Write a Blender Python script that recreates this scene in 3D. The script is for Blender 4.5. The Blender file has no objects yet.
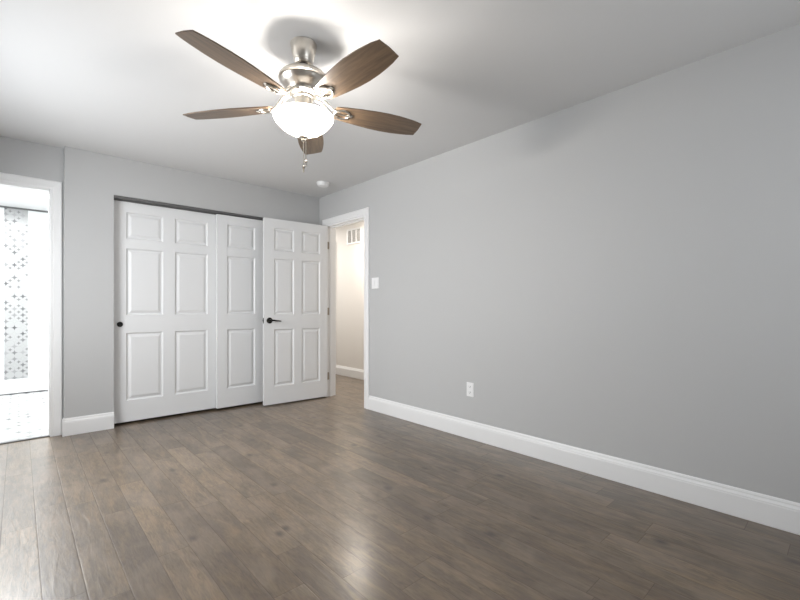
import bpy, bmesh, math, random
from mathutils import Vector, Matrix
random.seed(7)
C = bpy.context.scene.collection
S = bpy.context.scene
R = math.radians

# ---------------------------------------------------------------- camera
cd = bpy.data.cameras.new('camera'); cam = bpy.data.objects.new('camera', cd); C.objects.link(cam)
cd.sensor_width = 36; cd.lens = 417.1 / 800 * 36; cd.shift_y = 7.3 / 800; cd.clip_start = 0.02
cam.location = (0, 0, 1.084); cam.rotation_euler = (R(90), 0, -0.74062)
S.camera = cam
# ---------------------------------------------------------------- world
w = bpy.data.worlds.new('world'); S.world = w; w.use_nodes = True
bgn = w.node_tree.nodes['Background']; bgn.inputs[0].default_value = (.75, .87, 1, 1); bgn.inputs[1].default_value = 1.5
# ---------------------------------------------------------------- exposure
S.view_settings.view_transform = 'Standard'; S.view_settings.look = 'None'
S.view_settings.gamma = 1; S.view_settings.use_curve_mapping = False
S.view_settings.exposure = 0.0
S.cycles.max_bounces = 10; S.cycles.diffuse_bounces = 6; S.cycles.transparent_max_bounces = 12

# room dimensions (metres)
H = 2.44; XR = 2.756; YC = 4.498; XL = -0.62; YB = -0.75
YBW = 4.568                      # bathroom wall face, set back from the closet wall
XH = 3.81                        # far wall of the hallway

def area(name, loc, rot, sx, sy, power, col=(1, 1, 1), spread=180):
    l = bpy.data.lights.new(name, 'AREA'); l.shape = 'RECTANGLE'; l.size = sx; l.size_y = sy
    l.energy = power; l.color = col; l.spread = R(spread)
    o = bpy.data.objects.new(name, l); C.objects.link(o); o.location = loc; o.rotation_euler = rot
    return o
# daylight through the left window, and added fill from the rear wall
area('left_window_daylight', (XL - .18, 3.00, 1.48), (0, R(-72), 0), 1.25, 1.5, 63, (.985, .993, 1), 152)
area('rear_fill_light', (1.35, YB - .16, 1.45), (R(90), 0, 0), 1.7, 1.25, 14, (1, .99, .98))  # added fill for the camera-facing doors and closet wall
# bathroom daylight / fixture and warm hallway ceiling light, plus added hall fill
area('bathroom_ceiling_lamp', (-.35, 5.9, 2.42), (0, 0, 0), 1.1, 1.6, 110, (.98, 1, 1))
hl = area('hall_lamp_and_fill', (3.38, 4.43, 2.39), (0, 0, 0), .36, .36, 33, (1, .92, .82)); hl.data.shape = 'DISK'
hl = area('hall_lamp_and_fill', (3.25, 6.45, 2.39), (0, 0, 0), .30, .30, 24, (1, .97, .93)); hl.data.shape = 'DISK'  # second hall light, added as fill to even out the hallway

# ================================================================ materials
def mat(name, col, rough=.5, metal=0, spec=.5, emit=None, es=0, coat=0):
    m = bpy.data.materials.new(name); m.use_nodes = True
    b = m.node_tree.nodes['Principled BSDF']
    b.inputs['Base Color'].default_value = (*col, 1); b.inputs['Roughness'].default_value = rough
    b.inputs['Metallic'].default_value = metal; b.inputs['Specular IOR Level'].default_value = spec
    b.inputs['Coat Weight'].default_value = coat
    if emit: b.inputs['Emission Color'].default_value = (*emit, 1); b.inputs['Emission Strength'].default_value = es
    return m
class NT:
    def __init__(s, m): s.t = m.node_tree; s.n = s.t.nodes; s.b = s.n['Principled BSDF']
    def lk(s, a, b): s.t.links.new(a, b)
    def new(s, ty, **k):
        n = s.n.new(ty)
        for a, v in k.items(): setattr(n, a, v)
        return n
    def val(s, sock, v):
        if isinstance(v, bpy.types.NodeSocket): s.lk(v, sock)
        else: sock.default_value = v
    def m(s, op, a, b=0.0, c=None):
        n = s.new('ShaderNodeMath', operation=op); s.val(n.inputs[0], a); s.val(n.inputs[1], b)
        if c is not None: s.val(n.inputs[2], c)
        return n.outputs[0]
    def comb(s, x, y, z=0.0):
        n = s.new('ShaderNodeCombineXYZ')
        for i, v in enumerate((x, y, z)): s.val(n.inputs[i], v)
        return n.outputs[0]
    def pos(s):
        g = s.new('ShaderNodeNewGeometry'); x = s.new('ShaderNodeSeparateXYZ'); s.lk(g.outputs['Position'], x.inputs[0]); return x.outputs
    def obj(s):
        g = s.new('ShaderNodeTexCoord'); x = s.new('ShaderNodeSeparateXYZ'); s.lk(g.outputs['Object'], x.inputs[0]); return x.outputs
    def noise(s, vec, scale, detail=3, rough=.5, dist=0):
        n = s.new('ShaderNodeTexNoise'); s.lk(vec, n.inputs['Vector']); n.inputs['Scale'].default_value = scale
        n.inputs['Detail'].default_value = detail; n.inputs['Roughness'].default_value = rough; n.inputs['Distortion'].default_value = dist
        return n.outputs['Fac']
    def wn(s, vec):
        n = s.new('ShaderNodeTexWhiteNoise', noise_dimensions='3D'); s.lk(vec, n.inputs['Vector']); return n.outputs['Value'], n.outputs['Color']
    def ramp(s, fac, stops):
        n = s.new('ShaderNodeValToRGB'); s.lk(fac, n.inputs[0]); e = n.color_ramp.elements
        while len(e) < len(stops): e.new(.5)
        for el, (p, c) in zip(e, stops): el.position = p; el.color = (*c, 1) if len(c) == 3 else c
        return n.outputs[0]
    def mix(s, fac, a, b, mode='MIX'):
        n = s.new('ShaderNodeMix', data_type='RGBA', blend_type=mode); s.val(n.inputs[0], fac)
        for i, v in ((6, a), (7, b)):
            if isinstance(v, tuple): n.inputs[i].default_value = (*v, 1)
            else: s.lk(v, n.inputs[i])
        return n.outputs[2]
    def bump(s, h, strength, dist, nrm=None):
        n = s.new('ShaderNodeBump'); s.lk(h, n.inputs['Height']); n.inputs['Strength'].default_value = strength; n.inputs['Distance'].default_value = dist
        if nrm: s.lk(nrm, n.inputs['Normal'])
        return n.outputs[0]

def paint(name, col, rough=.6, bump=.15, spec=.35):
    m = mat(name, col, rough, spec=spec); t = NT(m); p = t.pos()
    v = t.comb(p[0], p[1], p[2])
    n1 = t.noise(v, 220, 2); t.lk(t.bump(n1, bump, .0008), t.b.inputs['Normal'])
    c = t.mix(t.m('MULTIPLY', t.noise(v, 1.7, 2), .10), col, tuple(k * .82 for k in col))
    t.lk(c, t.b.inputs['Base Color'])
    return m
WALL = paint('grey_wall_paint', (.487, .489, .489), .55)
HALLP = paint('hall_wall_paint', (.76, .735, .705), .6)
CEIL = paint('ceiling_paint', (.69, .69, .69), .8)
TRIM = paint('white_trim_paint', (.80, .80, .80), .32, .03, .5)
DOORM = paint('white_door_paint', (.74, .745, .75), .38, .05, .45)
NICKEL = mat('brushed_nickel', (.66, .62, .56), .28, 1)
NICKELT = NT(NICKEL)
BLACK = mat('matte_black_metal', (.012, .011, .010), .38, .6)
DARK = mat('grey_track_metal', (.13, .13, .13), .4, .3)
SHADOWM = mat('closet_interior_shade', (.12, .12, .12), .9)  # dark colour stands in for the shade inside the closet
PLASTIC = mat('white_plastic', (.82, .82, .82), .35)
SLOT = mat('dark_slot', (.03, .03, .03), .6)
HINGE = mat('satin_nickel_hinge', (.40, .36, .31), .35, 1)

# --- plank floor ----------------------------------------------------------
def wood_floor():
    m = mat('wood_plank_floor', (.2, .16, .13), .3, spec=.5, coat=.45)
    m.node_tree.nodes['Principled BSDF'].inputs['Coat Roughness'].default_value = .22; t = NT(m); p = t.pos()
    W = .127; L = .95
    u = t.m('DIVIDE', t.m('SUBTRACT', p[0], .065), W)
    row = t.m('FLOOR', u); fu = t.m('SUBTRACT', u, row)
    rv, _ = t.wn(t.comb(row, 3.7, 1.1))
    ln = t.m('ADD', .72, t.m('MULTIPLY', rv, .5))
    v = t.m('DIVIDE', t.m('ADD', p[1], t.m('MULTIPLY', rv, 7.3)), ln)
    idx = t.m('FLOOR', v); fv = t.m('SUBTRACT', v, idx)
    r1, rc = t.wn(t.comb(row, idx, 5.3))
    sc = t.new('ShaderNodeSeparateColor'); t.lk(rc, sc.inputs[0])
    # grain coordinates, shifted per plank
    gx = t.m('ADD', p[0], t.m('MULTIPLY', r1, 31.0)); gy = t.m('ADD', p[1], t.m('MULTIPLY', sc.outputs[0], 17.0))
    g1 = t.noise(t.comb(t.m('MULTIPLY', gx, 22.0), t.m('MULTIPLY', gy, 2.2), r1), 1.0, 5, .6, 1.2)
    g2 = t.noise(t.comb(t.m('MULTIPLY', gx, 150.0), t.m('MULTIPLY', gy, 7.0), r1), 1.0, 3, .6)
    g3 = t.noise(t.comb(t.m('MULTIPLY', gx, 5.0), t.m('MULTIPLY', gy, 3.0), r1), 1.0, 3, .55, .8)
    base = t.ramp(r1, [(0, (.112, .077, .046)), (.3, (.152, .106, .062)), (.7, (.190, .133, .077)), (1, (.27, .194, .115))])
    hue = t.mix(t.m('MULTIPLY', sc.outputs[1], .4), base, (.165, .126, .086))
    c = t.mix(t.ramp(g1, [(.35, (0, 0, 0)), (.72, (1, 1, 1))]), hue, (.105, .083, .068), 'MIX')
    c = t.mix(.55, hue, c)
    g4 = t.noise(t.comb(t.m('MULTIPLY', gx, 60.0), t.m('MULTIPLY', gy, 9.0), r1), 1.0, 4, .65, 2.0)
    g5 = t.noise(t.comb(t.m('MULTIPLY', gx, 13.0), t.m('MULTIPLY', gy, 2.6), t.m('ADD', r1, 4.0)), 1.0, 4, .6, 1.5)
    c = t.mix(t.ramp(g2, [(.40, (0, 0, 0)), (.75, (.5, .5, .5))]), c, (.07, .052, .038))
    c = t.mix(t.ramp(g4, [(.42, (0, 0, 0)), (.70, (.75, .75, .75))]), c, (.058, .042, .030))
    c = t.mix(t.ramp(g5, [(.50, (0, 0, 0)), (.70, (.65, .65, .65))]), c, (.080, .061, .047))
    c = t.mix(t.ramp(g5, [(.28, (.5, .5, .5)), (.47, (0, 0, 0))]), c, (.235, .165, .098))
    c = t.mix(t.ramp(g3, [(.45, (0, 0, 0)), (.75, (.45, .45, .45))]), c, (.26, .205, .155))
    # knots
    vo = t.new('ShaderNodeTexVoronoi'); t.lk(t.comb(t.m('MULTIPLY', gx, 2.6), t.m('MULTIPLY', gy, 1.7), 0.0), vo.inputs['Vector']); vo.inputs['Scale'].default_value = 1.9
    kn = t.ramp(t.m('ADD', vo.outputs['Distance'], t.m('MULTIPLY', t.m('SUBTRACT', g1, .5), .10)), [(.0, (1, 1, 1)), (.05, (.75, .75, .75)), (.14, (0, 0, 0))])
    c = t.mix(kn, c, (.045, .032, .024))
    # gaps
    eu = t.m('MULTIPLY', t.m('MINIMUM', fu, t.m('SUBTRACT', 1.0, fu)), W)
    ev = t.m('MULTIPLY', t.m('MINIMUM', fv, t.m('SUBTRACT', 1.0, fv)), ln)
    e = t.m('MINIMUM', eu, ev)
    gap = t.ramp(t.m('DIVIDE', e, .005), [(0, (1, 1, 1)), (.2, (.8, .8, .8)), (.4, (0, 0, 0))])
    c = t.mix(t.m('MULTIPLY', gap, .35), c, (.05, .04, .033))
    t.lk(c, t.b.inputs['Base Color'])
    # relief: bevels, hand-scraped waves, grain
    bev = t.m('MINIMUM', t.m('DIVIDE', e, .004), 1.0)
    n = t.bump(bev, .45, .0010)
    wav = t.noise(t.comb(t.m('MULTIPLY', gx, 26.0), t.m('MULTIPLY', gy, 5.0), r1), 1.0, 2, .5, .6)
    n = t.bump(wav, .85, .0020, n)
    n = t.bump(g4, .25, .0010, n)
    n = t.bump(g2, .12, .0006, n)
    t.lk(n, t.b.inputs['Normal'])
    rg = t.m('ADD', .30, t.m('MULTIPLY', g1, .16)); t.lk(t.m('ADD', rg, t.m('MULTIPLY', gap, .3)), t.b.inputs['Roughness'])
    return m
FLOORM = wood_floor()

def fan_wood():
    m = mat('fan_blade_wood', (.2, .13, .08), .32, spec=.6); t = NT(m); p = t.obj()
    g = t.noise(t.comb(t.m('MULTIPLY', p[0], 5.0), t.m('MULTIPLY', p[1], 70.0), t.m('MULTIPLY', p[2], 5.0)), 1.0, 5, .6, .8)
    g2 = t.noise(t.comb(t.m('MULTIPLY', p[0], 14.0), t.m('MULTIPLY', p[1], 260.0), 0.0), 1.0, 3, .6)
    c = t.ramp(g, [(.3, (.105, .068, .042)), (.55, (.19, .125, .075)), (.78, (.27, .185, .115))])
    c = t.mix(t.m('MULTIPLY', g2, .5), c, (.10, .072, .05))
    t.lk(c, t.b.inputs['Base Color']); t.lk(t.bump(g2, .15, .0005), t.b.inputs['Normal'])
    return m
BLADEM = fan_wood()

def tile(name, tw, th, ax, ox=0, oz=0):
    m = mat(name, (.86, .87, .87), .15, spec=.5); t = NT(m); p = t.pos()
    def fr(s, o, w_):
        k = t.m('DIVIDE', t.m('SUBTRACT', s, o), w_); f = t.m('FRACT', k); return t.m('MULTIPLY', t.m('MINIMUM', f, t.m('SUBTRACT', 1.0, f)), w_)
    e = t.m('MINIMUM', fr(p[ax], ox, tw), fr(p[2], oz, th))
    g = t.m('LESS_THAN', e, .004)
    t.lk(t.mix(g, (.86, .87, .87), (.28, .28, .28)), t.b.inputs['Base Color'])
    return m
TILE = tile('large_white_wall_tile', 1.2, .588, 0, .62, .15)
TILES = tile('large_white_side_tile', 1.2, .588, 1, .62, .15)

def mosaic(name, a, b, cell, amount):
    m = mat(name, (.8, .8, .8), .25); t = NT(m); p = t.pos()
    u = t.m('DIVIDE', p[a], cell); v = t.m('DIVIDE', p[b], cell)
    def lay(off, size, thr, seed):
        uu = t.m('ADD', u, off); vv = t.m('ADD', v, off)
        iu = t.m('FLOOR', uu); iv = t.m('FLOOR', vv)
        fu = t.m('ABSOLUTE', t.m('SUBTRACT', t.m('SUBTRACT', uu, iu), .5)); fv = t.m('ABSOLUTE', t.m('SUBTRACT', t.m('SUBTRACT', vv, iv), .5))
        # four-petal star: product of the two distances is small near the axes
        st = t.m('ADD', t.m('ADD', fu, fv), t.m('MULTIPLY', t.m('MULTIPLY', fu, fv), 12.0))
        r, _ = t.wn(t.comb(iu, iv, seed))
        return t.m('MULTIPLY', t.m('LESS_THAN', st, size), t.m('GREATER_THAN', r, thr)), r, t.m('LESS_THAN', t.m('ABSOLUTE', t.m('SUBTRACT', st, size + .12)), .05)
    s1, r1, o1 = lay(0.0, .42, amount, 1.5); s2, r2, o2 = lay(.5, .30, amount + .12, 8.5)
    sh = t.ramp(r1, [(0, (.42, .42, .42)), (amount, (.36, .36, .36)), (1, (.12, .12, .125))])
    c = t.mix(t.m('MULTIPLY', o1, .55), (.42, .42, .42), (.27, .27, .27))
    c = t.mix(s2, c, (.22, .22, .22)); c = t.mix(s1, c, sh)
    t.lk(c, t.b.inputs['Base Color'])
    return m
MOSW = mosaic('patterned_mosaic_strip', 0, 2, .085, .35)
MOSF = mosaic('patterned_mosaic_floor', 0, 1, .14, .45)

# ================================================================ mesh helpers
class MB:
    def __init__(s): s.bm = bmesh.new(); s.mi = 0
    def _fin(s, faces):
        for f in faces: f.material_index = s.mi
    def box(s, a, b, bev=0, seg=2, mtx=None):
        x0, x1 = sorted((a[0], b[0])); y0, y1 = sorted((a[1], b[1])); z0, z1 = sorted((a[2], b[2]))
        t = bmesh.new(); vs = [t.verts.new((x, y, z)) for x in (x0, x1) for y in (y0, y1) for z in (z0, z1)]
        for q in ((0, 1, 3, 2), (4, 6, 7, 5), (0, 4, 5, 1), (2, 3, 7, 6), (0, 2, 6, 4), (1, 5, 7, 3)): t.faces.new([vs[i] for i in q])
        if bev: bmesh.ops.bevel(t, geom=t.edges[:], offset=bev, segments=seg, affect='EDGES', profile=.5)
        s.add(t, mtx); return s
    def add(s, t, mtx=None):
        if mtx is not None: t.transform(mtx)
        bmesh.ops.recalc_face_normals(t, faces=t.faces[:])
        for f in t.faces: f.material_index = s.mi
        me = bpy.data.meshes.new('tmp'); t.to_mesh(me); t.free(); s.bm.from_mesh(me); bpy.data.meshes.remove(me)
    def lathe(s, prof, n=40, mtx=None, cap=True):
        t = bmesh.new(); rings = []
        for r, z in prof:
            if r < 1e-5: rings.append([t.verts.new((0, 0, z))])
            else: rings.append([t.verts.new((r * math.cos(2 * math.pi * i / n), r * math.sin(2 * math.pi * i / n), z)) for i in range(n)])
        for A, B in zip(rings, rings[1:]):
            for i in range(n):
                j = (i + 1) % n
                q = [A[i % len(A)], A[j % len(A)], B[j % len(B)], B[i % len(B)]]
                q2 = []
                [q2.append(k) for k in q if k not in q2]
                if len(q2) > 2: t.faces.new(q2)
        if cap:
            for Rg in (rings[0], rings[-1]):
                if len(Rg) > 2: t.faces.new(Rg)
        s.add(t, mtx); return s
    def tube(s, pts, r, n=12, mtx=None, closed=False):
        t = bmesh.new(); pts = [Vector(p) for p in pts]; rings = []; N = len(pts)
        rr = r if isinstance(r, (list, tuple)) else [r] * N
        for i, p in enumerate(pts):
            a = pts[(i - 1) % N] if (closed or i > 0) else p; b = pts[(i + 1) % N] if (closed or i < N - 1) else p
            d = (b - a).normalized(); up = Vector((0, 0, 1)) if abs(d.z) < .9 else Vector((1, 0, 0))
            e1 = d.cross(up).normalized(); e2 = d.cross(e1)
            rings.append([t.verts.new(p + rr[i] * (math.cos(2 * math.pi * k / n) * e1 + math.sin(2 * math.pi * k / n) * e2)) for k in range(n)])
        seq = list(zip(rings, rings[1:])) + ([(rings[-1], rings[0])] if closed else [])
        for A, B in seq:
            for i in range(n): t.faces.new((A[i], A[(i + 1) % n], B[(i + 1) % n], B[i]))
        if not closed: t.faces.new(rings[0]); t.faces.new(rings[-1])
        s.add(t, mtx); return s
    def prism(s, outline, z0, z1, bev=0, mtx=None):
        t = bmesh.new(); a = [t.verts.new((x, y, z0)) for x, y in outline]; b = [t.verts.new((x, y, z1)) for x, y in outline]
        t.faces.new(a); t.faces.new(b); n = len(a)
        for i in range(n): t.faces.new((a[i], a[(i + 1) % n], b[(i + 1) % n], b[i]))
        if bev: bmesh.ops.bevel(t, geom=[e for e in t.edges if abs(e.verts[0].co.z - e.verts[1].co.z) < 1e-6], offset=bev, segments=2, affect='EDGES')
        s.add(t, mtx); return s
    def sweep(s, prof, a, b, nrm):
        """profile (depth, height) extruded from a to b along the wall, depth along nrm"""
        t = bmesh.new(); a = Vector(a); b = Vector(b); nrm = Vector(nrm)
        A = [t.verts.new(a + nrm * d + Vector((0, 0, z))) for d, z in prof]; B = [t.verts.new(b + nrm * d + Vector((0, 0, z))) for d, z in prof]
        t.faces.new(A); t.faces.new(B); n = len(A)
        for i in range(n): t.faces.new((A[i], A[(i + 1) % n], B[(i + 1) % n], B[i]))
        s.add(t); return s
    def build(s, name, mats, parent=None, smooth=False, loc=None):
        me = bpy.data.meshes.new(name); s.bm.to_mesh(me); s.bm.free()
        for m in (mats if isinstance(mats, (list, tuple)) else [mats]): me.materials.append(m)
        o = bpy.data.objects.new(name, me); C.objects.link(o)
        if smooth:
            for f in me.polygons: f.use_smooth = True
            try: me.set_sharp_from_angle(angle=R(35))
            except Exception: pass
        if parent: o.parent = parent
        if loc: o.location = loc
        return o
def tag(o, label=None, cat=None, group=None, kind=None):
    for k, v in (('label', label), ('category', cat), ('group', group), ('kind', kind)):
        if v: o[k] = v
    return o
def empty(name, loc, rz=0):
    o = bpy.data.objects.new(name, None); C.objects.link(o); o.location = loc; o.rotation_euler = (0, 0, rz); o.empty_display_size = .05; return o
def struct(o, label, cat): return tag(o, label, cat, kind='structure')

# ================================================================ room shell
YH0, YH1 = 2.6, 7.2      # hallway extent
XB0, XB1 = -1.55, 1.0    # bathroom extent
YS = 7.705               # shower back wall
YOP0, YOP1, ZOP = 3.575, 4.335, 2.075      # hall doorway
XBO0, XBO1, ZBO = -.57, .193, 2.07         # bathroom doorway
XC0, XC1, ZC = .630, 2.47, 2.095           # closet opening

struct(MB().box((XL - .12, YB - .12, -.06), (XH + .12, YBW + .0, 0)).box((XR, YBW, -.06), (XH + .12, YH1 + .12, 0)).box((.45, YBW, -.06), (XR, 5.35, 0)).build('floor', FLOORM),
       'grey-brown wood plank floor running under the fan to the closet', 'floor')
struct(MB().box((XL - .12, YB - .12, H), (XH + .12, 5.35, H + .1)).box((XR, 5.35, H), (XH + .12, YH1 + .12, H + .1)).build('ceiling', CEIL),
       'smooth white painted ceiling above the fan', 'ceiling')
# right wall with the hallway doorway
T = .12
struct(MB().box((XR, YB - .12, 0), (XR + T, YOP0, H)).box((XR, YOP0, ZOP), (XR + T, YOP1, H)).box((XR, YOP1, 0), (XR + T, YH1, H)).build('wall_right', WALL),
       'long plain grey wall on the right with the hallway doorway', 'wall')
# closet wall and its left return
struct(MB().box((.285, YC, 0), (XC0, YC + T + .02, H)).box((XC0, YC, ZC), (XC1, YC + T + .02, H)).box((XC1, YC, 0), (XR, YC + T + .02, H)).build('wall_closet', WALL),
       'grey wall around the white sliding closet doors', 'wall')
# bathroom wall, set back a little
struct(MB().box((XL, YBW, 0), (XBO0, YBW + T, H)).box((XBO0, YBW, ZBO), (XBO1, YBW + T, H)).box((XBO1, YBW, 0), (.285, YBW + T, H)).build('wall_bathroom_door', WALL),
       'narrow grey wall around the white bathroom doorway at far left', 'wall')
# left wall with window opening, z .85..2.1
WY0, WY1, WZ0, WZ1 = 2.25, 3.75, .85, 2.1
struct(MB().box((XL - T, YB - T, 0), (XL, WY0, H)).box((XL - T, WY1, 0), (XL, YBW + T, H)).box((XL - T, WY0, 0), (XL, WY1, WZ0)).box((XL - T, WY0, WZ1), (XL, WY1, H)).build('wall_left', WALL),
       'grey wall on the left with a window', 'wall')
RX0, RX1 = .5, 2.2
struct(MB().box((XL, YB - T, 0), (RX0, YB, H)).box((RX1, YB - T, 0), (XR, YB, H)).box((RX0, YB - T, 0), (RX1, YB, WZ0)).box((RX0, YB - T, WZ1), (RX1, YB, H)).build('wall_rear', WALL),
       'grey wall behind the viewpoint with an added window opening for fill light', 'wall')
# closet interior, shade put into the wall colour
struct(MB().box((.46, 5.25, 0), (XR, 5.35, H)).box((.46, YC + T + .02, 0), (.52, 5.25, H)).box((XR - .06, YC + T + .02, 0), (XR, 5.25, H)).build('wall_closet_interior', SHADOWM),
       'inner walls of the closet behind the sliding doors, coloured dark as shade', 'wall')
# hallway
struct(MB().box((XH, YH0, 0), (XH + T, YH1, H)).box((XR + T, YH0 - T, 0), (XH + T, YH0, H)).box((XR + T, YH1, 0), (XH + T, YH1 + T, H)).build('wall_hall', HALLP),
       'pale warm hallway wall seen through the open doorway', 'wall')
# bathroom
struct(MB().box((XB0, YBW + .0, -.06), (.45, YS, 0)).box((.45, 5.35, -.06), (XB1, YS, 0)).build('floor_bathroom', MOSF), 'white patterned tile floor of the bathroom', 'floor')
m = MB(); m.box((XB0, YS, 0), (-.145, YS + .1, H)); m.box((.095, YS, 0), (XB1, YS + .1, H))
m.mi = 1; m.box((-.145, YS - .003, 0), (.095, YS + .1, H))
struct(m.build('wall_shower', [TILE, MOSW]), 'white tiled shower wall with a vertical patterned mosaic strip', 'wall')
struct(MB().box((XB0 - .1, YBW + T, 0), (XB0, YS, H)).build('wall_bathroom_left', TILES), 'white tiled side wall of the bathroom', 'wall')
struct(MB().box((.42, YC + T + .07, 0), (.46, 5.35, H)).box((.46, 5.35, 0), (XR, 5.45, H)).box((XB1, 5.45, 0), (XB1 + .1, YS, H)).build('wall_bathroom_right', TILES), 'white side wall of the bathroom beside the closet', 'wall')
struct(MB().box((XB0, YBW + T, H), (.45, 5.35, H + .1)).box((XB0, 5.35, H), (XB1, YS, H + .1)).build('ceiling_bathroom', CEIL), 'bright white bathroom ceiling', 'ceiling')
struct(MB().box((XB0, YS - .012, H - .022), (XB1, YS - .003, H)).build('trim_9', mat('shower_edge_trim', (.16, .16, .16), .4, .5)), 'thin dark trim line along the top of the shower tile', 'trim')
m = MB().box((XB0, 7.09, .010), (XB1, 7.20, .17), .008); m.mi = 1; m.box((XB0, 7.094, 0), (XB1, 7.20, .012))
struct(m.build('trim_10', [mat('white_curb_stone', (.86, .86, .86), .2), mat('grey_curb_grout', (.12, .12, .12), .8)]), 'white shower curb across the bathroom floor', 'trim')
struct(MB().box((XB0, YS - .06, 0), (XB1, YS - .003, .10), .005).build('trim_11', mat('white_ledge_stone', (.86, .86, .86), .2)), 'white ledge at the foot of the shower wall', 'trim')

# ---------------------------------------------------------------- baseboards
BB = [(0, 0), (.015, 0), (.016, .004), (.016, .108), (.0145, .112), (.0145, .118), (.011, .124), (.008, .130), (.008, .137), (.005, .144), (.003, .147), (0, .147)]
struct(MB().sweep(BB, (XR, YB, 0), (XR, YOP0 - .078, 0), (-1, 0, 0)).sweep(BB, (XR, YOP1 + .078, 0), (XR, YC, 0), (-1, 0, 0)).build('baseboard_right', TRIM),
       'long white stepped baseboard along the right wall', 'baseboard')
struct(MB().sweep(BB, (.285 - .016, YC, 0), (XC0, YC, 0), (0, -1, 0)).sweep(BB, (.285, YC - .0155, 0), (.285, YBW - .02, 0), (-1, 0, 0)).sweep(BB, (XC1, YC, 0), (XR, YC, 0), (0, -1, 0)).build('baseboard_closet', TRIM),
       'short white baseboard between bathroom doorway and closet', 'baseboard')
struct(MB().sweep(BB, (XL, YB, 0), (XL, YBW, 0), (1, 0, 0)).build('baseboard_left', TRIM), 'white baseboard along the left wall', 'baseboard')
struct(MB().sweep(BB, (XL, YB, 0), (XR, YB, 0), (0, 1, 0)).build('baseboard_rear', TRIM), 'white baseboard behind the viewpoint', 'baseboard')
struct(MB().sweep(BB, (XH, YH0, 0), (XH, 5.70, 0), (-1, 0, 0)).build('baseboard_hall', TRIM), 'white baseboard at the foot of the hallway wall', 'baseboard')

# ---------------------------------------------------------------- casings and jambs
def casing(name, p0, along, up_z, width, cw, nrm, label):
    """door casing with mitred head, on the plane through p0; along = unit vector of the opening"""
    a = Vector(along); n = Vector(nrm); p0 = Vector(p0); m = MB()
    pr = [(0, .010), (.006, .013), (.022, .013), (.026, .016), (cw - .012, .018), (cw - .004, .015), (cw, .010)]
    t = bmesh.new()
    def ring(f): return [f(u, d) for u, d in [(0, 0)] + pr + [(cw, 0)]]
    def V(s, z, d): return t.verts.new(p0 + a * s + Vector((0, 0, z)) + n * d)
    R0 = ring(lambda u, d: V(-u, 0, d)); R1 = ring(lambda u, d: V(-u, up_z + u, d)); R2 = ring(lambda u, d: V(width + u, up_z + u, d)); R3 = ring(lambda u, d: V(width + u, 0, d))
    k = len(R0)
    for A, B in ((R0, R1), (R1, R2), (R2, R3)):
        for i in range(k): t.faces.new((A[i], A[(i + 1) % k], B[(i + 1) % k], B[i]))
    t.faces.new(R0); t.faces.new(R3); m.add(t)
    return struct(m.build(name, TRIM), label, 'door casing')
casing('trim_1', (XR, YOP0, 0), (0, 1, 0), ZOP, YOP1 - YOP0, .076, (-1, 0, 0), 'white casing around the hallway doorway')
casing('trim_2', (XBO0, YBW, 0), (1, 0, 0), ZBO, XBO1 - XBO0, .080, (0, -1, 0), 'white casing around the bathroom doorway')
casing('trim_3', (XR + T, YOP0, 0), (0, 1, 0), ZOP, YOP1 - YOP0, .076, (1, 0, 0), 'white casing on the hallway side of the doorway')
J = .016
struct(MB().box((XR, YOP0, 0), (XR + T, YOP0 + J, ZOP)).box((XR, YOP1 - .002, 0), (XR + T, YOP1 + J - .002, ZOP)).box((XR, YOP0, ZOP - J), (XR + T, YOP1, ZOP))
       .box((XR + .045, YOP0 + J, 0), (XR + .08, YOP0 + J + .011, ZOP - J)).box((XR + .045, YOP1 - .013, 0), (XR + .08, YOP1 - .002, ZOP - J)).box((XR + .045, YOP0 + J, ZOP - J - .011), (XR + .08, YOP1, ZOP - J)).build('trim_4', TRIM),
       'white jamb and stop lining the hallway doorway', 'door jamb')
struct(MB().box((XBO0, YBW, 0), (XBO0 + J, YBW + T, ZBO)).box((XBO1 - .006, YBW, 0), (XBO1 + .01, YBW + T, ZBO)).box((XBO0, YBW, ZBO - .008), (XBO1, YBW + T, ZBO + .008)).build('trim_5', TRIM),
       'white jamb lining the bathroom doorway', 'door jamb')
struct(MB().box((XBO0, YBW - .006, 0), (XBO1, YBW + .03, .008), .002).build('trim_6', mat('threshold_metal', (.10, .10, .10), .4, .5)),
       'thin dark threshold strip at the bathroom doorway', 'threshold')
# far casing in the hall
struct(MB().box((XH - .018, 5.70, 0), (XH, 5.775, 2.15), .003).box((XH - .018, 5.775, 2.075), (XH, 6.55, 2.15), .003).box((XH - .018, 6.55, 0), (XH, 6.625, 2.15), .003).build('trim_7', TRIM),
       'white casing of another door farther down the hallway', 'door casing')

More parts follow.
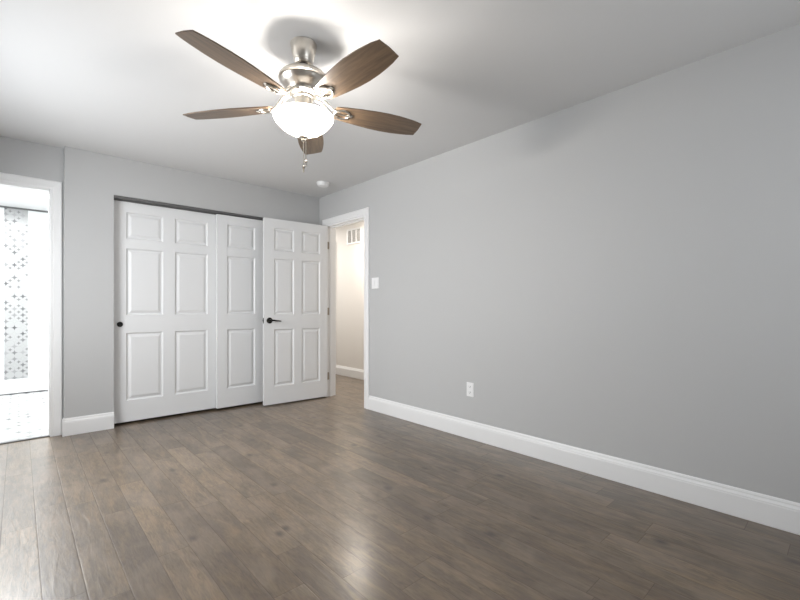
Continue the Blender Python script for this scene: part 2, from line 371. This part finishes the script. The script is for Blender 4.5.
# ---------------------------------------------------------------- six panel doors
def door_slab(wd, ht, th, cols, rows):
    """slab in local x (0..wd), y (0..th), z (0..ht); raised panels on both faces"""
    t = bmesh.new()
    xs = sorted({0, wd, *[c for p in cols for c in p]}); zs = sorted({0, ht, *[c for p in rows for c in p]})
    for face in (0, 1):
        y0 = 0 if face == 0 else th; sg = 1 if face == 0 else -1
        g = {(i, k): t.verts.new((x, y0, z)) for i, x in enumerate(xs) for k, z in enumerate(zs)}
        for i in range(len(xs) - 1):
            for k in range(len(zs) - 1):
                q = [g[(i, k)], g[(i + 1, k)], g[(i + 1, k + 1)], g[(i, k + 1)]]
                if (xs[i], xs[i + 1]) in cols and (zs[k], zs[k + 1]) in rows:
                    prev = q
                    for ins, dep in ((.002, .0045), (.009, .0115), (.016, .0125), (.020, .0120), (.040, .0035), (.044, .0030)):
                        cur = [t.verts.new((x, y0 + sg * dep, z)) for x, z in ((xs[i] + ins, zs[k] + ins), (xs[i + 1] - ins, zs[k] + ins), (xs[i + 1] - ins, zs[k + 1] - ins), (xs[i] + ins, zs[k + 1] - ins))]
                        for a in range(4): t.faces.new((prev[a], prev[(a + 1) % 4], cur[(a + 1) % 4], cur[a]))
                        prev = cur
                    t.faces.new(prev)
                else: t.faces.new(q)
    bmesh.ops.remove_doubles(t, verts=t.verts[:], dist=1e-6)
    be = [e for e in t.edges if e.is_boundary]
    # side walls
    fr = [v for v in t.verts]
    def bridge(cond):
        A = sorted([v for v in t.verts if cond(v) and abs(v.co.y) < 1e-6], key=lambda v: (v.co.x, v.co.z))
        B = sorted([v for v in t.verts if cond(v) and abs(v.co.y - th) < 1e-6], key=lambda v: (v.co.x, v.co.z))
        for i in range(len(A) - 1): t.faces.new((A[i], A[i + 1], B[i + 1], B[i]))
    bridge(lambda v: abs(v.co.x) < 1e-6); bridge(lambda v: abs(v.co.x - wd) < 1e-6)
    bridge(lambda v: abs(v.co.z) < 1e-6); bridge(lambda v: abs(v.co.z - ht) < 1e-6)
    m = MB(); m.add(t); return m
ROWS = [(.195, .825), (.99, 1.61), (1.70, 1.945)]

# open door to the hallway: hinge at (2.75, 4.335), face towards the room at its front
DW = .778; ang = math.atan2(.045, .765)
d1 = empty('door_1', (2.748, 4.333, .014), math.pi - ang)   # local +x runs from hinge to latch edge
struct(d1, 'white six-panel door standing open in front of the closet', 'door')
s = door_slab(DW, 2.048, .035, [(.10, .335), (.43, .665)], ROWS).build('leaf', DOORM, d1)
# local y now points towards the camera side (-y world) after the 180 degree turn
def lever(par, y, sg):
    hz = .925; hx = DW - .060
    MBm = MB().lathe([(0, 0), (.033, 0), (.033, .006), (.029, .010), (.014, .012), (.012, .042), (0, .044)], 28, Matrix.Translation((hx, y, hz)) @ Matrix.Rotation(R(-90 * sg), 4, 'X'))
    MBm.tube([(hx, y + sg * .040, hz), (hx - .03, y + sg * .048, hz + .002), (hx - .07, y + sg * .048, hz - .003), (hx - .115, y + sg * .044, hz - .008)], [.010, .0095, .008, .006], 12)
    return MBm.build('handle', BLACK, par, smooth=True)
tag(lever(d1, .035, 1), 'black lever handle')
tag(lever(d1, 0, -1), 'black lever handle')
tag(MB().box((DW - .001, .006, .895), (DW + .0015, .029, .955)).box((DW, .011, .915), (DW + .009, .024, .935), .003).build('latch', BLACK, d1), 'black latch plate on the door edge')
for hz in (.235, 1.02, 1.82):
    tag(MB().lathe([(0, -.045), (.0055, -.045), (.0055, .045), (0, .045)], 12, Matrix.Translation((-.004, -.003, hz)))
        .box((-.0035, .0, hz - .044), (.0, .03, hz + .044)).build('hinge', HINGE, d1), 'brushed nickel hinge')
# hinge leaves on the jamb
for i, hz in enumerate((.25, 1.035, 1.835)):
    MB().box((XR + .002, YOP1 - .0045, hz - .044), (XR + .036, YOP1 - .002, hz + .044), .001).build('hinge_leaf', HINGE, bpy.data.objects['trim_4'])

# sliding closet doors
CW = .93; CC = [(.105, .41), (.515, .825)]
d2 = door_slab(CW, 2.04, .035, CC, ROWS).build('door_2', DOORM, loc=(XC0 + .001, 4.565, .022))
struct(d2, 'left sliding six-panel closet door, set behind the right one', 'door')
tag(MB().lathe([(0, 0), (.022, 0), (.024, -.003), (.024, -.005), (.018, -.005), (.014, -.001), (0, -.001)], 24, Matrix.Translation((.055, 0, .905)) @ Matrix.Rotation(R(-90), 4, 'X')).build('finger_pull', BLACK, d2, smooth=True), 'round black finger pull')
d3 = door_slab(CW, 2.04, .035, CC, ROWS).build('door_3', DOORM, loc=(1.534, 4.518, .022))
struct(d3, 'right sliding closet door, partly hidden by the open door', 'door')
tag(MB().lathe([(0, 0), (.022, 0), (.024, -.003), (.024, -.005), (.018, -.005), (.014, -.001), (0, -.001)], 24, Matrix.Translation((CW - .055, 0, .905)) @ Matrix.Rotation(R(-90), 4, 'X')).build('finger_pull', BLACK, d3, smooth=True), 'round black finger pull')
struct(MB().box((XC0, 4.512, ZC - .022), (XC1, 4.61, ZC), .0).box((XC0, 4.556, ZC - .035), (XC1, 4.560, ZC - .022)).build('trim_8', DARK), 'dark metal track above the sliding closet doors', 'door track')

# ---------------------------------------------------------------- windows (left wall, and one added in the rear wall for fill)
def window(name, p0, along, wd, nrm, label):
    a = Vector(along); n = Vector(nrm); root = empty(name, Vector(p0) + Vector((0, 0, WZ0))); struct(root, label, 'window'); ht = WZ1 - WZ0
    def bx(m, s0, s1, z0, z1, d0, d1):
        q = [a * s0 + n * d0 + Vector((0, 0, z0)), a * s1 + n * d1 + Vector((0, 0, z1))]; m.box(q[0], q[1], .003)
    m = MB()
    for s0, s1, z0, z1 in ((-.08, 0, -.08, ht + .08), (wd, wd + .08, -.08, ht + .08), (0, wd, ht, ht + .08), (-.10, wd + .10, -.03, 0)): bx(m, s0, s1, z0, z1, 0, .02 if z0 != -.03 else .05)
    m.build('window_casing', TRIM, root)
    m = MB()
    for s0, s1, z0, z1 in ((0, .05, 0, ht), (wd - .05, wd, 0, ht), (.05, wd - .05, 0, .05), (.05, wd - .05, ht - .05, ht), (.05, wd - .05, ht / 2 - .025, ht / 2 + .025)): bx(m, s0, s1, z0, z1, -.09, -.05)
    m.build('sash', TRIM, root)
window('window_1', (XL, WY0, 0), (0, 1, 0), WY1 - WY0, (1, 0, 0), 'white sash window in the left wall')
window('rear_fill_window', (RX0, YB, 0), (1, 0, 0), RX1 - RX0, (0, 1, 0), 'added white sash window behind the viewpoint, unseen, for fill light')  # unseen window added to carry the rear fill light

# ================================================================ ceiling fan
FX, FY, HB = 1.085, 1.924, 2.122
fan = empty('ceiling_fan', (FX, FY, H))
tag(fan, 'five-blade brushed nickel ceiling fan with wooden blades and lit glass bowl', 'ceiling fan')
def L(z): return z - H
MB().lathe([(0, 0), (.066, 0), (.068, -.004), (.066, -.010), (.064, -.022), (.060, -.045), (.053, -.072), (.048, -.084), (.050, -.087), (.048, -.096), (.040, -.104), (.028, -.106), (.024, -.092), (0, -.092)], 40).build('canopy', NICKEL, fan, smooth=True)
MB().lathe([(0, -.088), (.018, -.090), (.024, -.098), (.020, -.108), (.013, -.112), (0, -.112)], 24).build('hanger_ball', mat('dark_hanger_ball', (.05, .03, .025), .4), fan, smooth=True)
MB().lathe([(.012, -.10), (.012, -.145), (.020, -.147), (.020, -.125), (.024, -.150), (0, -.150)], 24).build('downrod', NICKEL, fan, smooth=True)
MB().lathe([(0, L(2.302)), (.024, L(2.302)), (.030, L(2.298)), (.060, L(2.297)), (.092, L(2.290)), (.112, L(2.280)), (.123, L(2.268)), (.126, L(2.258)), (.125, L(2.253)), (.118, L(2.250)), (.114, L(2.246)), (.112, L(2.238)),
            (.098, L(2.222)), (.082, L(2.208)), (.074, L(2.198)), (.072, L(2.192)), (.076, L(2.190)), (.076, L(2.182)), (.070, L(2.178)), (.060, L(2.172)), (0, L(2.172))], 48).build('motor_housing', NICKEL, fan, smooth=True)
MB().lathe([(0, L(2.172)), (.052, L(2.172)), (.052, L(2.162)), (.044, L(2.158)), (.044, L(2.120)), (.047, L(2.116)), (.044, L(2.108)), (.030, L(2.100)), (.010, L(2.098)), (.006, L(2.08)), (.006, L(1.970)), (0, L(1.970))], 40).build('light_fitter', NICKEL, fan, smooth=True)
# glass bowl (hollow, open at the top)
BG = bpy.data.materials.new('frosted_glass_bowl'); BG.use_nodes = True
nt = BG.node_tree; nt.nodes.clear(); o_ = nt.nodes.new('ShaderNodeOutputMaterial'); mx = nt.nodes.new('ShaderNodeMixShader'); tr = nt.nodes.new('ShaderNodeBsdfTransparent')
tl = nt.nodes.new('ShaderNodeBsdfTranslucent'); em = nt.nodes.new('ShaderNodeEmission'); ad = nt.nodes.new('ShaderNodeAddShader')
tl.inputs[0].default_value = (.9, .87, .82, 1); tr.inputs[0].default_value = (1, .97, .92, 1); em.inputs[0].default_value = (1, .93, .84, 1); em.inputs[1].default_value = 5.0
nt.links.new(tl.outputs[0], ad.inputs[0]); nt.links.new(em.outputs[0], ad.inputs[1]); nt.links.new(tr.outputs[0], mx.inputs[1]); nt.links.new(ad.outputs[0], mx.inputs[2]); mx.inputs[0].default_value = .72
nt.links.new(mx.outputs[0], o_.inputs[0])
bowl = [(.149, 2.068), (.153, 2.064), (.151, 2.056), (.143, 2.042), (.130, 2.026), (.113, 2.010), (.092, 1.996), (.070, 1.985), (.048, 1.977), (.028, 1.973), (.012, 1.972)]
MB().lathe([(r, L(z)) for r, z in bowl], 56, cap=False).build('glass_bowl', BG, fan, smooth=True)
MB().lathe([(0, L(1.972)), (.010, L(1.971)), (.024, L(1.964)), (.026, L(1.960)), (.017, L(1.956)), (.012, L(1.951)), (.013, L(1.946)), (.008, L(1.940)), (0, L(1.938))], 24).build('finial', NICKEL, fan, smooth=True)
for i in range(3):
    a = R(40 + 120 * i); l = bpy.data.lights.new('fan_bulb', 'POINT'); l.energy = 8.2; l.color = (1, .95, .89); l.shadow_soft_size = .03
    o = bpy.data.objects.new('fan_bulb', l); C.objects.link(o); o.parent = fan; o.location = (.046 * math.cos(a), .046 * math.sin(a), L(2.052))
# pull chains with fobs
def chain(x, y, z0, z1):
    m = MB(); n = int((z0 - z1) / .0075)
    for i in range(n):
        z = z0 - (i + .5) * .0075; m.lathe([(0, z + .0036), (.0025, z + .002), (.0025, z - .002), (0, z - .0036)], 6, Matrix.Translation((x, y, 0)))
    m.tube([(x, y, z0), (x, y, z1)], .0011, 5)
    ch = m.build('pull_chain', NICKEL, fan)
    f = MB().lathe([(0, z1 + .002), (.004, z1), (.0075, z1 - .008), (.0075, z1 - .014), (.003, z1 - .020), (.005, z1 - .026), (.004, z1 - .034), (0, z1 - .036)], 14, Matrix.Translation((x, y, 0))).build('fob', NICKEL, ch, smooth=True)
chain(0.0, 0.0, L(1.940), L(1.815)); chain(.010, -.006, L(1.945), L(1.845))
# blades
prof = [(.165, .040), (.175, .048), (.22, .056), (.30, .067), (.38, .075), (.45, .078), (.52, .0755), (.58, .069), (.62, .063), (.662, .0535)]
outl = [(r, -hw) for r, hw in prof] + [(.665, 0)] + [(r, hw) for r, hw in reversed(prof)] + [(.160, .025), (.160, -.025)]
def blade(k):
    A = R(54.9 + 72 * k)
    M = Matrix.Rotation(A, 4, 'Z') @ Matrix.Translation((0, 0, L(HB))) @ Matrix.Rotation(R(-12), 4, 'X')
    b = MB().prism(outl, -.003, .003, .0012).build('blade', BLADEM, fan); b.matrix_local = M
    # blade iron: flat arm + open ring plate with screws, under the blade
    m = MB()
    cx = .205; rg = [(cx + .040 * math.cos(t_), .033 * math.sin(t_), -.0055) for t_ in [2 * math.pi * q / 24 for q in range(24)]]
    m.tube(rg, .0055, 8, closed=True)
    for sy in (-1, 1):
        m.tube([(.068, sy * .014, .060), (.098, sy * .016, .052), (.126, sy * .019, .022), (.150, sy * .021, .000), (.172, sy * .024, -.0055)], [.008, .008, .007, .0065, .006], 8)
    m.box((.235, -.010, -.008), (.262, .010, -.0032), .002); m.box((.170, -.006, -.008), (.240, .006, -.0032), .0015)
    for sx, sy in ((.185, .020), (.185, -.020), (.252, 0)): m.lathe([(0, -.0115), (.004, -.0105), (.005, -.0075), (0, -.0075)], 10, Matrix.Translation((sx, sy, 0)))
    i_ = m.build('blade_bracket', NICKEL, fan, smooth=True); i_.matrix_local = M
for k in range(5): blade(k)

# ================================================================ small fixtures
sd = MB().lathe([(0, 0), (.068, 0), (.070, -.004), (.069, -.010), (.062, -.014), (.060, -.016), (.062, -.018), (.060, -.030), (.052, -.038), (.030, -.041), (0, -.041)], 36).build('smoke_detector', PLASTIC, smooth=True, loc=(2.445, 3.915, H))
tag(sd, 'round white smoke detector on the ceiling near the corner', 'smoke detector')
MB().lathe([(0, -.040), (.010, -.0405), (.010, -.0435), (0, -.044)], 14).build('test_button', PLASTIC, sd, smooth=True)
sw = empty('light_switch', (XR, 3.395, 1.337)); tag(sw, 'white double light switch plate beside the hallway doorway', 'light switch')
MB().box((-.006, -.058, -.058), (0, .058, .058), .0022).build('wall_plate', PLASTIC, sw)
for sy in (-.023, .023):
    rk = MB().box((-.0035, -.016, -.033), (.0, .016, .033), .0015).build('rocker', PLASTIC, sw, loc=(-.0065, sy, 0)); rk.rotation_euler = (0, R(4), 0)
ot = empty('wall_outlet', (XR, 2.152, .405)); tag(ot, 'white duplex wall outlet low on the right wall', 'wall outlet')
MB().box((-.006, -.036, -.058), (0, .036, .058), .0022).build('wall_plate', PLASTIC, ot)
for sz in (-.024, .024):
    r_ = MB().box((-.0085, -.0165, sz - .014), (-.005, .0165, sz + .014), .0015).build('receptacle', PLASTIC, ot)
    MB().box((-.0092, -.0095, sz - .002), (-.0080, -.0065, sz + .008)).box((-.0092, .0055, sz - .001), (-.0080, .0080, sz + .007)).box((-.0092, -.0025, sz - .010), (-.0080, .0025, sz - .006)).build('slots', SLOT, r_)
MB().lathe([(0, -.0015), (.003, -.0010), (.0035, 0), (0, 0)], 10, Matrix.Translation((-.0058, 0, 0)) @ Matrix.Rotation(R(90), 4, 'Y')).build('screw', PLASTIC, ot)
# return air grille in the hall
vt = empty('air_vent', (XH, 5.21, 2.06)); tag(vt, 'white louvred air vent high on the hallway wall', 'air vent')
m = MB()
for y0, y1, z0, z1 in ((-.185, -.16, 0, .24), (.16, .185, 0, .24), (-.16, .16, 0, .025), (-.16, .16, .215, .24), (-.062, -.048, .025, .215), (.048, .062, .025, .215)): m.box((-.012, y0, z0), (0, y1, z1), .002)
m.build('frame', TRIM, vt)
m = MB()
for i in range(12):
    z = .035 + i * .0155; m.box((-.010, -.16, -.0012), (.004, .16, .0012), mtx=Matrix.Translation((0, 0, z)) @ Matrix.Rotation(R(35), 4, 'Y'))
m.build('louvres', TRIM, vt)
MB().box((-.001, -.16, .025), (.0, .16, .215)).build('backing', mat('vent_backing', (.26, .25, .24), .7), vt)
# hall far door, closed, with hinge
d4 = door_slab(.775, 2.06, .035, [(.10, .345), (.43, .675)], ROWS).build('door_4', DOORM, loc=(XH - .003, 5.775, .012)); d4.rotation_euler = (0, 0, R(90))
struct(d4, 'white door farther down the hallway', 'door')
